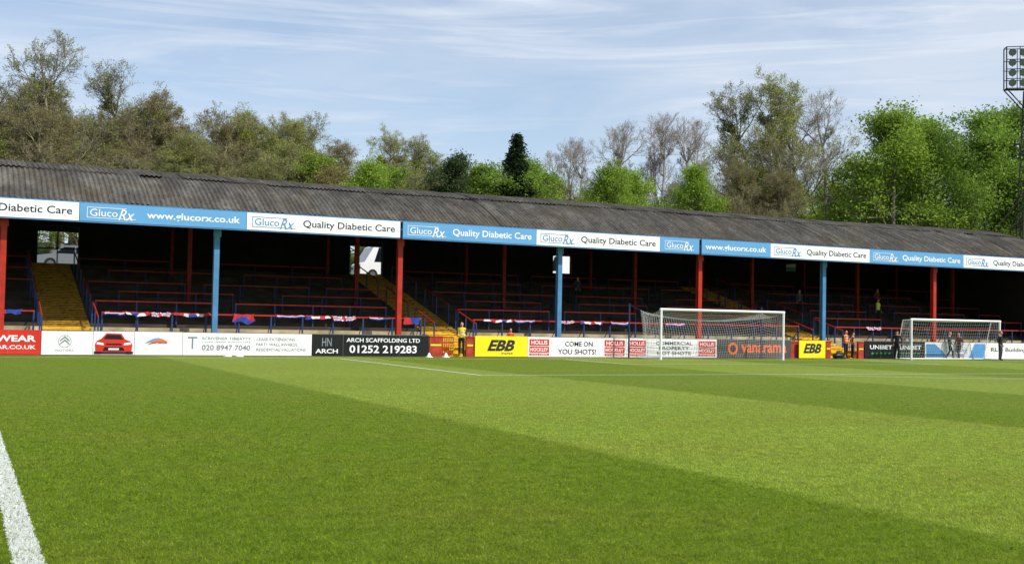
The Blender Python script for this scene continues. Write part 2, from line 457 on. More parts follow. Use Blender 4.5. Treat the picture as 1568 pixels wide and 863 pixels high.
# ------------------------------------------------------------------ signs with lettering
FY = 51.20
def text_obj(s, x0, x1, z0, z1, y, m_, parent, bold=0.0, shear=0.0, spacing=1.0):
    cu = bpy.data.curves.new('lettering', 'FONT'); cu.body = s; cu.size = 1; cu.shear = shear; cu.offset = bold
    cu.space_character = spacing; cu.resolution_u = 3
    o = bpy.data.objects.new('lettering', cu); col.objects.link(o)
    bpy.context.view_layer.update()
    dg = bpy.context.evaluated_depsgraph_get()
    me = bpy.data.meshes.new_from_object(o.evaluated_get(dg))
    bpy.data.objects.remove(o); bpy.data.curves.remove(cu)
    co = np.empty(len(me.vertices)*3); me.vertices.foreach_get('co', co); co = co.reshape(-1, 3)
    mn = co.min(0); mx_ = co.max(0); W, H = mx_[0]-mn[0], mx_[1]-mn[1]
    sx, sz = (x1-x0)/W, (z1-z0)/H
    out = np.zeros_like(co)
    out[:, 0] = x0 + (co[:, 0]-mn[0])*sx; out[:, 1] = y; out[:, 2] = z0 + (co[:, 1]-mn[1])*sz
    me.vertices.foreach_set('co', out.ravel()); me.materials.clear(); me.materials.append(m_); me.update()
    o = bpy.data.objects.new('lettering', me); col.objects.link(o)
    o.parent = parent; o.matrix_parent_inverse = Matrix.Translation(-Vector(parent.location)); return o
def poly(mb, pts, y, mi): mb.add([(p[0], y, p[1]) for p in pts], [tuple(range(len(pts)))], mi)

def fascia_sign(x0, x1, colr, kind):
    e = empty('stand_fascia_sign', (x0, FY, 5.66))
    mb = MB(); bm_ = M_skyblue if colr == 'b' else M_white; tm_ = M_white if colr == 'b' else M_txtblue
    td = M_white if colr == 'b' else M_txtdk
    mb.box(x0+.012, x1-.012, FY+.02, FY+.10, 5.66, 6.42, 0)
    mb.box(x0, x1, FY+.03, FY+.11, 6.421, 6.47, 1)
    mb.box(x0, x1, FY+.035, FY+.115, 5.60, 5.659, 1)
    W = x1-x0
    def logo(lx, lw):
        z0, z1 = 5.80, 6.26; t = .022
        mb.box(lx, lx+lw, FY+.008, FY+.018, z0, z0+t, 2); mb.box(lx, lx+lw*.8, FY+.008, FY+.018, z1-t, z1, 2)
        mb.box(lx, lx+t, FY+.008, FY+.018, z0+t, z1-t, 2)
        text_obj('Gluco', lx+.12, lx+lw*.62, 5.88, 6.19, FY+.009, tm_, e, bold=.002)
        text_obj('Rx', lx+lw*.64, lx+lw*.97, 5.76, 6.22, FY+.006, tm_, e, shear=.35, bold=.002)
    if kind == 'logo+url':
        logo(x0+.3, 2.0); text_obj('www.glucorx.co.uk', x0+2.75, x1-.3, 5.82, 6.2, FY+.015, td, e, bold=.018)
    elif kind == 'logo+text':
        logo(x0+.25, 2.0); text_obj('Quality Diabetic Care', x0+2.6, x1-.28, 5.80, 6.22, FY+.015, td, e, bold=.012)
    elif kind == 'logo': logo(x0+.3, 1.9)
    elif kind == 'url': text_obj('www.glucorx.co.uk', x0+.25, x1-.3, 5.82, 6.2, FY+.015, td, e, bold=.018)
    o = mb.build('panel', [bm_, M_blue, tm_], None); o.parent = e; o.matrix_parent_inverse = Matrix.Translation(-Vector(e.location))
for a_ in [(-33, -25.6, 'b', 'logo+text'), (-25.6, -18.2, 'w', 'logo+text'), (-18.2, -10.6, 'b', 'logo+url'), (-10.6, -2.95, 'b', 'logo+text'), (-2.95, 4.44, 'w', 'logo+text'), (4.44, 11.52, 'b', 'logo+url'), (11.52, 18.88, 'w', 'logo+text'),
           (19.0, 26.2, 'b', 'logo+text'), (26.2, 33.65, 'w', 'logo+text'), (33.65, 36.2, 'b', 'logo'), (36.35, 41.05, 'b', 'url'),
           (41.05, 48.4, 'w', 'logo+text'), (48.4, 56.05, 'b', 'logo+text'), (56.05, 63.6, 'w', 'logo+text'), (63.6, 65.6, 'b', 'none')]:
    fascia_sign(*a_)

BY = 50.2
def board(x0, x1, m_, lets=(), extra=None, h=1.0, mats=()):
    e = empty('advertising_board', (x0, BY, 0))
    mb = MB(); rs_ = random.Random(int(x0*7)); tilt = rs_.uniform(-.012, .012)
    mb.box(x0+.01, x1-.01, BY, BY+.05, .03, h+tilt, 0)
    mb.box(x0+.011, x1-.011, BY-.004, BY+.054, h+tilt+.001, h+tilt+.026, 1)
    n_ = max(2, int((x1-x0)/2)+1)
    for i in range(n_):
        xx = x0+.1+(x1-x0-.2)*i/(n_-1)
        mb.box(xx-.03, xx+.03, BY+.055, BY+.1, 0, h-.05, 2)
        if i: mb.box(xx-(x1-x0-.2)/(n_-1)*.5-.004, xx-(x1-x0-.2)/(n_-1)*.5+.004, BY-.0035, BY+.001, .03, h+tilt-.002, 3)
    if extra: extra(mb)
    o = mb.build('panel', [m_, mats[0] if mats else M_steel, M_steel, M_txtgrey] + [M_red, M_black, M_white, M_orange, M_cyan, M_signred, M_glass, M_txtdk], None)
    o.parent = e; o.matrix_parent_inverse = Matrix.Translation(-Vector(e.location))
    for (s, a_, b_, z0, z1, tm_, bo, shr) in lets:
        text_obj(s, a_, b_, z0, z1, BY-.008, tm_, e, bold=bo, shear=shr)
# far left
board(-33, -20, M_white, [('SPORTS PHYSIO CLINIC', -31, -22, .3, .7, M_txtdk, .01, 0)])
board(-20, -12, M_black, [('BUILDING SUPPLIES', -19, -13, .3, .7, M_white, .02, 0)])
board(-12, -4, M_white, [('www.sportscentre.co.uk', -11.4, -4.6, .3, .65, M_txtblue, .01, 0)])
board(-4, 3.05, M_signred, [('OFFICIAL TEAMWEAR', -2.2, 2.85, .54, .80, M_white, .03, 0), ('WWW.ALLSTARTEAMWEAR.CO.UK', -2.2, 2.85, .24, .40, M_white, .02, 0)], mats=(M_signred,))
def chev(mb):
    cx = 3.95
    for dz in (0, .13):
        poly(mb, [(cx-.19, .42+dz), (cx, .58+dz), (cx+.19, .42+dz), (cx+.19, .48+dz), (cx, .66+dz), (cx-.19, .48+dz)], BY-.006, 3)
    for i in range(20):
        t0, t1 = 2*math.pi*i/20, 2*math.pi*(i+1)/20
        poly(mb, [(cx+.26*math.cos(t0), .57+.26*math.sin(t0)), (cx+.26*math.cos(t1), .57+.26*math.sin(t1)), (cx+.24*math.cos(t1), .57+.24*math.sin(t1)), (cx+.24*math.cos(t0), .57+.24*math.sin(t0))][::-1], BY-.006, 3)
board(3.05, 5.05, M_white, [('MOTORS', 3.6, 4.3, .16, .25, M_txtgrey, 0, 0)], chev)
def carpic(mb):
    x0 = 5.12; W = 1.5; y = BY-.006
    P = lambda pts, mi, yy=y: poly(mb, [(x0+p[0]*W, .05+p[1]*.9) for p in pts], yy, mi)
    P([(-.02,0),(1.02,0),(1.02,.14),(-.02,.14)], 11, BY-.0045)
    P([(.02,.12),(.98,.12),(1.0,.45),(.93,.62),(.80,.70),(.70,.96),(.30,.98),(.17,.72),(.05,.62),(0,.45)], 9)
    P([(.22,.70),(.76,.68),(.67,.90),(.32,.91)], 5, y-.002)
    P([(.04,.46),(.24,.42),(.22,.52),(.06,.56)], 6, y-.002); P([(.96,.46),(.76,.42),(.78,.52),(.94,.56)], 6, y-.002)
    P([(.28,.42),(.72,.42),(.70,.50),(.30,.50)], 5, y-.002); P([(.20,.16),(.80,.16),(.74,.34),(.26,.34)], 5, y-.002)
    P([(.36,.20),(.64,.20),(.64,.28),(.36,.28)], 6, y-.004)
    P([(.03,.0),(.17,.0),(.17,.13),(.03,.13)], 5, y-.003); P([(.83,.0),(.97,.0),(.97,.13),(.83,.13)], 5, y-.003)
board(5.05, 6.7, M_white, [], carpic)
def swirl(mb):
    for k, (mi, o_) in enumerate(((8, 0), (7, .1))):
        pts = []
        for i in range(11):
            t = i/10; pts.append((7.15+o_+.8*t, .55-o_*.6+.20*math.sin(math.pi*t*.8)))
        for i in range(10, -1, -1):
            t = i/10; pts.append((7.15+o_+.8*t, .50-o_*.6+.11*math.sin(math.pi*t*.8)))
        poly(mb, pts[::-1], BY-.006-.002*k, mi)
board(6.7, 8.68, M_white, [('HOMES', 7.4, 8.0, .50, .58, M_txtgrey, .01, .3)], swirl)
board(8.68, 14.38, M_white, [('T', 8.9, 9.3, .3, .82, M_txtgrey, 0, 0), ('SCRIVENER TIBBATTS', 9.5, 11.6, .70, .82, M_txtgrey, .006, 0), ('CHARTERED SURVEYORS', 9.5, 11.6, .58, .64, M_txtgrey, 0, 0),
      ('020 8947 7040', 9.5, 11.6, .24, .48, M_txtgrey, .02, 0), ('- LEASE EXTENSIONS', 11.75, 13.6, .68, .81, M_txtgrey, .006, 0), ('- PARTY WALL AWARDS', 11.75, 13.7, .45, .58, M_txtgrey, .006, 0), ('- RESIDENTIAL VALUATIONS', 11.75, 14.1, .22, .35, M_txtgrey, .006, 0)])
board(14.38, 20.05, M_black, [('ARCH', 14.55, 15.6, .14, .34, M_white, .02, 0), ('HN', 14.85, 15.3, .46, .84, M_txtgrey, .01, 0), ('ARCH SCAFFOLDING LTD', 16.0, 19.6, .66, .85, M_white, .015, 0), ('01252 219283', 16.15, 19.45, .16, .52, M_white, .02, 0)])
board(22.45, 25.3, M_yellow, [('EBB', 23.1, 24.6, .30, .84, M_txtdk, .04, .35), ('PAPER', 23.9, 24.5, .13, .23, M_txtdk, 0, 0)], mats=(M_yellow,))
def hollis(x0, x1):
    def fn(mb):
        mb.box(x0+.1, x1-.1, BY-.007, BY-.005, .58, .90, 9); mb.box(x0+.1, x1-.1, BY-.007, BY-.005, .24, .54, 9); mb.box(x0+.1, x1-.1, BY-.007, BY-.005, .09, .20, 9)
    board(x0, x1, M_white, [('HOLLIS', x0+.2, x1-.2, .64, .84, M_white, .02, 0), ('HOCKLEY', x0+.16, x1-.16, .30, .48, M_white, .02, 0), ('01252 545848', x0+.2, x1-.2, .11, .18, M_white, 0, 0)], fn)
hollis(25.3, 26.6)
board(26.6, 29.6, M_white, [('COME ON', 27.4, 29.0, .56, .80, M_txtdk, .015, 0), ('YOU SHOTS!', 27.0, 29.2, .16, .42, M_txtdk, .015, 0)])
hollis(29.6, 31.0); hollis(31.0, 32.3)
board(32.3, 35.4, M_white, [('COMMERCIAL', 32.8, 35.1, .68, .86, M_txtdk, .01, 0), ('PROPERTY', 33.0, 34.9, .42, .60, M_txtdk, .01, 0), ('HOT SHOTS', 32.9, 35.0, .16, .34, M_txtdk, .01, 0)])
hollis(35.4, 36.7)
def ring(mb):
    cx, cz_ = 37.75, .52
    for i in range(24):
        t0, t1 = 2*math.pi*i/24, 2*math.pi*(i+1)/24
        poly(mb, [(cx+.33*math.cos(t0), cz_+.33*math.sin(t0)), (cx+.2*math.cos(t0), cz_+.2*math.sin(t0)), (cx+.2*math.cos(t1), cz_+.2*math.sin(t1)), (cx+.33*math.cos(t1), cz_+.33*math.sin(t1))], BY-.006, 7)
board(36.7, 41.75, M_charcoal, [('vanarama', 38.3, 41.4, .3, .74, M_orange, .02, 0)], ring)
board(42.3, 44.2, M_yellow, [('EBB', 42.6, 43.9, .30, .84, M_txtdk, .04, .35)], mats=(M_yellow,))
board(47.1, 51.8, M_black, [('UNIBET', 47.5, 49.2, .56, .80, M_white, .02, 0), ('UNIBET', 49.8, 51.5, .56, .80, M_white, .02, 0), ('* * * * *', 47.6, 49.1, .25, .38, M_green, .02, 0), ('* * * * *', 49.9, 51.4, .25, .38, M_green, .02, 0)])
def band(mb):
    poly(mb, [(51.9, .1), (53.6, .1), (53.2, .5), (52.6, .9), (51.9, .9)], BY-.006, 8); poly(mb, [(55.4, .06), (56.8, .06), (56.8, .95), (55.9, .95)], BY-.006, 8)
board(51.8, 56.9, M_white, [('building', 53.7, 55.3, .35, .7, M_txtblue, 0, .2)], band)
board(56.9, 64.5, M_white, [('RLD Building Services', 57.3, 62.5, .4, .72, M_txtdk, .008, 0)])

# low red wall and top rail behind the boards, red gates at stair entries
m = MB()
for (a_, c_) in [(-33, 20.0), (22.5, 44.15), (47.15, 65)]:
    m.box(a_, c_, 50.42, 50.56, 0.012, .88, 0); m.box(a_, c_, 50.40, 50.58, .881, .96, 1)
for (a_, c_) in [(20.1, 20.75), (22.0, 22.4), (44.25, 44.6), (46.65, 47.05)]:
    m.box(a_, c_, 50.22, 50.34, 0.01, .93, 0); m.box(a_-.02, c_+.02, 50.2, 50.36, .931, .99, 1)
    m.box(a_+.05, c_-.05, 50.205, 50.219, .52, .6, 2)
m.build('perimeter_wall', [M_brickred, M_red, M_yellow])
# pitch-side gate at each stair entry
def gate(x0, x1):
    e = MB()
    for z_ in (.18, .42, .66, .95): e.tube((x0, 50.3, z_), (x1, 50.3, z_), .022, n=6)
    k = 5
    for i in range(k+1):
        xx = x0 + (x1-x0)*i/k; e.tube((xx, 50.3, .05), (xx, 50.3, .97), .018, n=6)
    return e.build('pitch_gate', [M_red])
gate(20.8, 21.35); gate(45.9, 46.6)

# ------------------------------------------------------------------ flags draped on rail
fw = mat('flag_white', (206,206,212), .8, .1, 5); fr = mat('flag_red', (176,42,50), .8, .15, 5); fb = mat('flag_blue', (40,62,140), .8, .15, 5)
def flag(x0, x1, drop, kind, seed):
    rs_ = random.Random(seed); nu, nv = max(18, int((x1-x0)*14)), 8
    vs = []; fs = []; ms = []
    ph = rs_.uniform(0, 6)
    for j in range(nv+1):
        v = j/nv
        for i in range(nu+1):
            u = i/nu; x = x0+(x1-x0)*u
            sagv = .02*abs(math.sin(math.pi*u*3+ph*.2)) + .03*math.sin(math.pi*u)
            fold = .5+.5*math.sin(x*5.3+ph)
            vs.append((x + .05*math.sin(9*x+v*3), 52.56-.02 - .05*v*(1+math.sin(x*11+ph+v*2)), 1.88-sagv - v*drop*(.72+.22*fold*abs(math.sin(x*1.3+ph))+.1*math.sin(x*9))))
    for j in range(nv):
        for i in range(nu):
            a_ = j*(nu+1)+i; fs.append((a_, a_+1, a_+nu+2, a_+nu+1))
            u = (i+.5)/nu; v = (j+.5)/nv; L_ = x1-x0
            if kind == 'union':
                uu = (u*max(1, round(L_/1.5))) % 1
                if abs(uu-.5) < .05 or abs(v-.5) < .1: k = 1
                elif abs(uu-.5) < .1 or abs(v-.5) < .2: k = 0
                elif abs(abs(uu-.5)-abs(v-.5)) < .06: k = 1
                elif abs(abs(uu-.5)-abs(v-.5)) < .13: k = 0
                else: k = 2
            elif kind == 'tri': k = 1 if v < .40 else 0 if v < .6 else 2
            elif kind == 'rb': k = 1 if u < .5 else 2
            elif kind == 'diamond': k = 1 if v < abs(u-.5)*1.6+.15 else 2
            elif kind == 'text':
                blk = int(x0*7+u*L_*3.2) % 4
                k = (0, 1, 0, 2)[blk] if v > .2 else 1
            ms.append(k)
    mb = MB(); mb.add(vs, fs, ms); return mb.build('draped_flag', [fw, fr, fb], smooth=True)
segs_f = [(5.7,6.6,.18,'tri'),(6.65,7.6,.2,'text'),(7.65,8.5,.24,'union'),(8.7,10.3,.18,'text'),(11.3,12.3,.48,'diamond'),(13.3,14.6,.16,'tri'),(14.7,15.9,.2,'text'),(16.0,17.2,.26,'union'),(17.9,18.9,.2,'tri'),(19.6,20.5,.42,'rb'),
          (24.0,25.6,.16,'text'),(25.7,26.9,.18,'tri'),(28.2,29.2,.2,'union'),(29.6,31.0,.2,'text'),(31.4,32.6,.2,'tri'),(34.9,36.2,.2,'tri'),(1.2,2.4,.22,'rb'),(49.4,50.6,.22,'union')]
for i, s_ in enumerate(segs_f): flag(*s_, i)

# ------------------------------------------------------------------ goals
netm, nt, b = new_mat('net_cord'); b.inputs['Base Color'].default_value = (.50,.51,.52,1); b.inputs['Roughness'].default_value = .8
def net_surface(mb, fn, nu, nv, r=.0060, mi=0):
    P = [[Vector(fn(i/nu, j/nv)) for j in range(nv+1)] for i in range(nu+1)]
    for i in range(nu+1):
        for j in range(nv+1):
            if i < nu: mb.tube(P[i][j], P[i+1][j], r, n=3, mi=mi, cap=False)
            if j < nv: mb.tube(P[i][j], P[i][j+1], r, n=3, mi=mi, cap=False)
def lerp(a, b_, t): return a+(b_-a)*t
def goal(x0, x1, y, h, depth, poles, name, cell=.15):
    e = empty(name, ((x0+x1)/2, y, 0)); inv = Matrix.Translation(-Vector(e.location))
    mb = MB(); r = .06
    for xx in (x0, x1): mb.tube((xx, y, 0), (xx, y, h-.06), r, n=14)
    mb.tube((x0-.06, y, h-.06), (x1+.06, y, h-.06), r, n=14)
    if not poles:
        for xx in (x0, x1):
            mb.tube((xx, y, .04), (xx, y+depth, .04), .035, n=8); mb.tube((xx, y, h-.08), (xx, y+.55*depth, h-.12), .025, n=8)
            mb.tube((xx, y+.55*depth, h-.12), (xx, y+depth, .04), .025, n=8)
        mb.tube((x0, y+depth, .04), (x1, y+depth, .04), .035, n=8)
    o = mb.build('frame', [M_white], smooth=False); o.parent = e; o.matrix_parent_inverse = inv
    mb = MB(); W = x1-x0; yb_ = y+depth
    if poles:
        ht = h+.02
        top = lambda u, v: (x0+W*u - (0.0), lerp(y, yb_, v), lerp(h-.06, ht-.12, v) - .24*math.sin(math.pi*v) - .45*v*math.sin(math.pi*u)**.8)
        back = lambda u, v: (x0+W*u, yb_ - .35*math.sin(math.pi*v)*(.4+.6*math.sin(math.pi*u)) - .25*v, lerp(ht-.12-.45*math.sin(math.pi*u)**.8, .02, v))
        side = lambda xs_, dr: (lambda u, v: (xs_+dr*.12*math.sin(math.pi*u), lerp(y, yb_-.25*v - .35*.4*math.sin(math.pi*v), u), lerp(lerp(h-.06, ht-.12, u) - .24*math.sin(math.pi*u), .02, v)))
        dpt = max(6, int(depth/cell))
    else:
        top = lambda u, v: (x0+W*u, lerp(y, y+.55*depth, v), lerp(h-.07, h-.12, v)-.05*math.sin(math.pi*u))
        back = lambda u, v: (x0+W*u, lerp(y+.55*depth, yb_, v), lerp(h-.12-.05*math.sin(math.pi*u), .03, v))
        side = lambda xs_, dr: (lambda u, v: (xs_, lerp(y, lerp(y+.55*depth, yb_, v), u), lerp(h-.08, .04, v)))
        dpt = max(4, int(depth/cell))
    nu, nv = int(W/cell), int(h/cell)
    net_surface(mb, top, nu, dpt); net_surface(mb, back, nu, nv); net_surface(mb, side(x0, -1), dpt, nv); net_surface(mb, side(x1, 1), dpt, nv)
    o = mb.build('net', [netm]); o.parent = e; o.matrix_parent_inverse = inv
    if poles:
        mb = MB()
        for xx in (x0-.45, x1+.35):
            mb.tube((xx, yb_+.35, 0), (xx, yb_+.35, 2.78), .045, n=10)
            sx = x0 if xx < x0 else x1
            mb.tube((xx, yb_+.35, 2.7), (sx, yb_, h-.1), .01, n=4)
        o = mb.build('net_poles', [M_navy]); o.parent = e; o.matrix_parent_inverse = inv
goal(31.2, 38.8, GL, 2.55, 1.9, True, 'football_goal')
goal(49.1, 56.2, 48.6, 2.38, 1.2, False, 'football_goal', cell=.18)

# small white marker cones
for (x, y) in ((10.45, 49.4), (10.95, 49.4), (19.8, 49.5), (20.65, 49.5)):
    mb = MB(); mb.tube((x, y, .004), (x, y, .03), .19, .18, n=18); mb.tube((x, y, .03), (x, y, .2), .12, .035, n=18, cap=False); mb.tube((x, y, .2), (x, y, .21), .035, .03, n=12)
    mb.build('marker_cone', [M_white])
# kit bag
mb = MB(); mb.ell((44.7, 49.7, .17), (.42, .2, .18), 0, 14, 10); mb.box(44.3, 45.1, 49.55, 49.85, .005, .05, 0)
for k in (44.5, 44.9): mb.tube((k, 49.6, .3), (k, 49.65, .42), .015); 
mb.tube((44.5, 49.65, .42), (44.9, 49.65, .42), .015); mb.build('kit_bag', [M_black], smooth=True)

# ------------------------------------------------------------------ people
M_skin = mat('skin', (205,150,122), .6, .05, 6); M_hair = mat('hair', (48,36,28), .8, .2, 30); M_shoe = mat('shoe', (26,26,28), .6, .1, 5)
M_eye = mat('eye', (30,26,24), .3, .02, 5); M_lip = mat('lip', (160,88,80), .6, .02, 5)
def skin_mesh(verts, edges, radii, sub=1):
    me = bpy.data.meshes.new('t'); me.from_pydata(verts, edges, [])
    o = bpy.data.objects.new('t', me); col.objects.link(o)
    md = o.modifiers.new('s', 'SKIN'); md.use_smooth_shade = True
    for i, r in enumerate(radii):
        me.skin_vertices[0].data[i].radius = r if isinstance(r, tuple) else (r, r)
    me.skin_vertices[0].data[0].use_root = True
    ss = o.modifiers.new('u', 'SUBSURF'); ss.levels = sub; ss.render_levels = sub
    bpy.context.view_layer.update()
    dg = bpy.context.evaluated_depsgraph_get(); r_ = bpy.data.meshes.new_from_object(o.evaluated_get(dg))
    V = [tuple(v.co) for v in r_.vertices]; F = [tuple(p.vertices) for p in r_.polygons]
    bpy.data.objects.remove(o); bpy.data.meshes.remove(me); bpy.data.meshes.remove(r_)
    return V, F
def person(loc, face, height, top, legs, pose='stand', vest=None, hat=None, hair=None):
    """face: heading in degrees, 0 = facing -Y"""
    arms = {'stand': [(.245,.02,1.14),(.25,-.06,.90)], 'front': [(.25,.03,1.15),(.10,-.20,1.05)], 'hips': [(.33,.08,1.17),(.17,-.04,1.0)],
            'walk': [(.23,.10,1.15),(.24,.02,.91)], 'sit': [(.24,-.06,1.15),(.13,-.30,1.02)], 'point': [(.30,-.18,1.30),(.26,-.42,1.34)], 'pockets': [(.27,.07,1.16),(.19,-.05,.95)]}
    eL, wL = arms[pose]; eR, wR = arms[pose]
    if pose == 'walk': eR, wR = (.23,-.03,1.15), (.23,-.20,.95)
    if pose == 'point': eR, wR = arms['stand']
    hipL, kL, aL, tL = (.095,0,.90), (.10,-.02,.50), (.11,.03,.09), (.13,-.12,.045)
    hipR, kR, aR, tR = (-.095,0,.90), (-.10,-.02,.50), (-.12,.03,.09), (-.15,-.12,.045)
    if pose == 'walk':
        kL, aL, tL = (.09,-.16,.52), (.09,-.22,.10), (.10,-.38,.07); kR, aR, tR = (-.09,-.02,.50), (-.09,.22,.14), (-.09,.12,.045)
    if pose == 'sit':
        kL, aL, tL = (.12,-.42,.93), (.12,-.44,.50), (.13,-.60,.46); kR, aR, tR = (-.12,-.42,.93), (-.12,-.44,.50), (-.13,-.60,.46)
    mx_ = lambda p: (-p[0], p[1], p[2])
    V = [(0,0,.95),(0,.0,1.10),(0,0,1.28),(0,.01,1.42),(0,0,1.50),(0,-.012,1.57),
         (.10,.01,1.435),(.185,.01,1.41), eL, wL, (-.10,.01,1.435),(-.185,.01,1.41), mx_(eR), mx_(wR),
         hipL, kL, aL, tL, hipR, kR, aR, tR]
    Rr = [(.16,.115),(.145,.105),(.165,.12),(.13,.10),.058,.055, .085,.07,.05,.036, .085,.07,.05,.036, (.10,.10),.068,.048,(.045,.035),(.10,.10),.068,.048,(.045,.035)]
    E = [(0,1),(1,2),(2,3),(3,4),(4,5),(3,6),(6,7),(7,8),(8,9),(3,10),(10,11),(11,12),(12,13),(0,14),(14,15),(15,16),(16,17),(0,18),(18,19),(19,20),(20,21)]
    v, f = skin_mesh(V, E, Rr, 2)
    mb = MB(); ms = []
    W1, W2 = Vector(wL), Vector(mx_(wR))
    for q in f:
        c = sum((Vector(v[i]) for i in q), Vector())/len(q)
        arm = abs(c.x) > .2 and c.z > .85 or (c-W1).length < .12 or (c-W2).length < .12
        if c.z > 1.475: k = 2
        elif (c-W1).length < .045 or (c-W2).length < .045: k = 2
        elif c.z > (.93 if pose != 'sit' else .96) or arm and pose != 'sit': k = 0
        elif (c - Vector(aL)).length < .09 and c.z < aL[2]+.0 or (c-Vector(aR)).length < .09 and c.z < aR[2] or min((c-Vector(tL)).length, (c-Vector(tR)).length) < .13: k = 3
        else: k = 1
        if pose == 'sit' and (c.y < -.12 and c.z < .98 and (c-W1).length > .1 and (c-W2).length > .1) and k == 0: k = 1
        if vest and k == 0 and abs(c.x) < .20 and c.z > .98: k = 4
        ms.append(k)
    mb.add(v, f, ms)
    if vest:
        for zz in (1.12, 1.26):
            pts = 16
            for i in range(pts):
                t0, t1 = 2*math.pi*i/pts, 2*math.pi*(i+1)/pts
                rr = (.172, .128)
                mb.add([(rr[0]*math.cos(t0), rr[1]*math.sin(t0), zz), (rr[0]*math.cos(t1), rr[1]*math.sin(t1), zz), (rr[0]*math.cos(t1), rr[1]*math.sin(t1), zz+.045), (rr[0]*math.cos(t0), rr[1]*math.sin(t0), zz+.045)], [(0,1,2,3)], 8)
    # head
    hc = (0, -.02, 1.655)
    mb.ell(hc, (.076, .094, .115), 2, 16, 12); mb.ell((0, -.045, 1.59), (.052, .058, .05), 2)
    mb.ell((0, -.118, 1.645), (.013, .02, .022), 2, 8, 6)
    for sx in (-1, 1):
        mb.ell((sx*.030, -.104, 1.668), (.012, .008, .008), 6, 8, 6); mb.ell((sx*.078, -.01, 1.65), (.012, .02, .03), 2, 8, 6)
        mb.ell((sx*.030, -.106, 1.688), (.018, .006, .004), 5, 8, 4)
    mb.ell((0, -.107, 1.610), (.024, .008, .006), 7, 8, 6)
    # hair or hat
    mb.ell((0, .004, 1.685), (.084, .092, .098), 5, 16, 10)
    if hat: mb.ell((0, -.008, 1.712), (.09, .106, .072), 9, 16, 8); mb.box(-.06, .06, -.18, -.09, 1.70, 1.712, 9)
    # hands
    for (w_, e_, sx) in ((W1, Vector(eL), 1), (W2, Vector(mx_(eR)), -1)):
        d = (w_-e_).normalized(); side = Vector((0, -1, 0)) if abs(d.y) < .7 else Vector((0, 0, 1))
        side = (side - d*side.dot(d)).normalized(); nrm = d.cross(side)*sx
        V2 = [w_, w_+d*.05, w_+d*.09]; v2, f2 = skin_mesh([tuple(p) for p in V2], [(0,1),(1,2)], [.028, (.036,.02), (.038,.017)], 1); mb.add(v2, f2, 2)
        for k, ln in enumerate((.068, .078, .072, .056)):
            b0 = w_+d*.085+side*(.030-.020*k); p1 = b0+d*ln*.5-nrm*.006; p2 = p1+d*ln*.42-nrm*.022
            v2, f2 = skin_mesh([tuple(b0), tuple(p1), tuple(p2)], [(0,1),(1,2)], [.0095,.009,.0075], 1); mb.add(v2, f2, 2)
        b0 = w_+d*.03+side*.026; p1 = b0+d*.032+side*.026; p2 = p1+d*.03+side*.004
        v2, f2 = skin_mesh([tuple(b0), tuple(p1), tuple(p2)], [(0,1),(1,2)], [.012,.011,.009], 1); mb.add(v2, f2, 2)
    M_t = mat('jacket', top, .8, .12, 8); M_l = mat('trousers', legs, .85, .12, 8)
    M_v = mat('hi_vis_vest', vest, .7, .05, 8) if vest else M_t
    M_h = mat('hair_tone', hair, .8, .2, 30) if hair else M_hair
    o = mb.build('person' if not vest else 'match_steward', [M_t, M_l, M_skin, M_shoe, M_v, M_h, M_eye, M_lip, mat('reflective_tape', (215,215,205), .3, .03, 5), mat('cap', hat, .8, .1, 5) if hat else M_hair], smooth=True, loc=loc)
    k = height/1.77; o.scale = (k, k, k); o.rotation_euler = (0, 0, math.radians(face))
person((21.7, 50.1, .01), -25, 1.66, (40,40,44), (34,34,40), 'front', vest=(240,206,24))
person((25.0, 51.55, -.02), -10, 1.42, (210,80,40), (40,40,60), 'sit', hair=(60,40,30))
person((45.5, 50.0, .01), 10, 1.6, (60,60,60), (40,40,46), 'front', vest=(240,120,30))
person((46.15, 50.15, .01), 60, 1.5, (50,50,50), (30,30,36), 'hips', vest=(236,140,40))
person((48.4, 49.0, 0), -60, 1.68, (34,38,48), (26,28,34), 'pockets', hat=(24,24,30))
person((53.6, 50.0, 0), 40, 1.65, (70,80,96), (30,32,38), 'walk', hair=(120,100,80))
person((54.4, 50.02, 0), -80, 1.6, (120,60,60), (40,40,46), 'walk')
person((55.35, 47.8, 0), 20, 1.75, (26,28,32), (60,62,66), 'pockets', hair=(70,56,44))
# people up in the terrace
fl = lambda y: .5+.162*int((y-51)/.6)
person((54.6, 57.0, fl(57.0)), 0, 1.6, (60,60,60), (30,30,36), 'stand', vest=(214,232,30))
person((33.6, 60.1, fl(60.1)), 0, 1.62, (60,62,70), (30,30,36), 'pockets')
person((49.6, 58.9, fl(58.9)), 0, 1.62, (80,82,86), (30,30,36), 'stand')
person((57.5, 60.1, fl(60.1)), 0, 1.62, (120,60,50), (30,30,36), 'front')

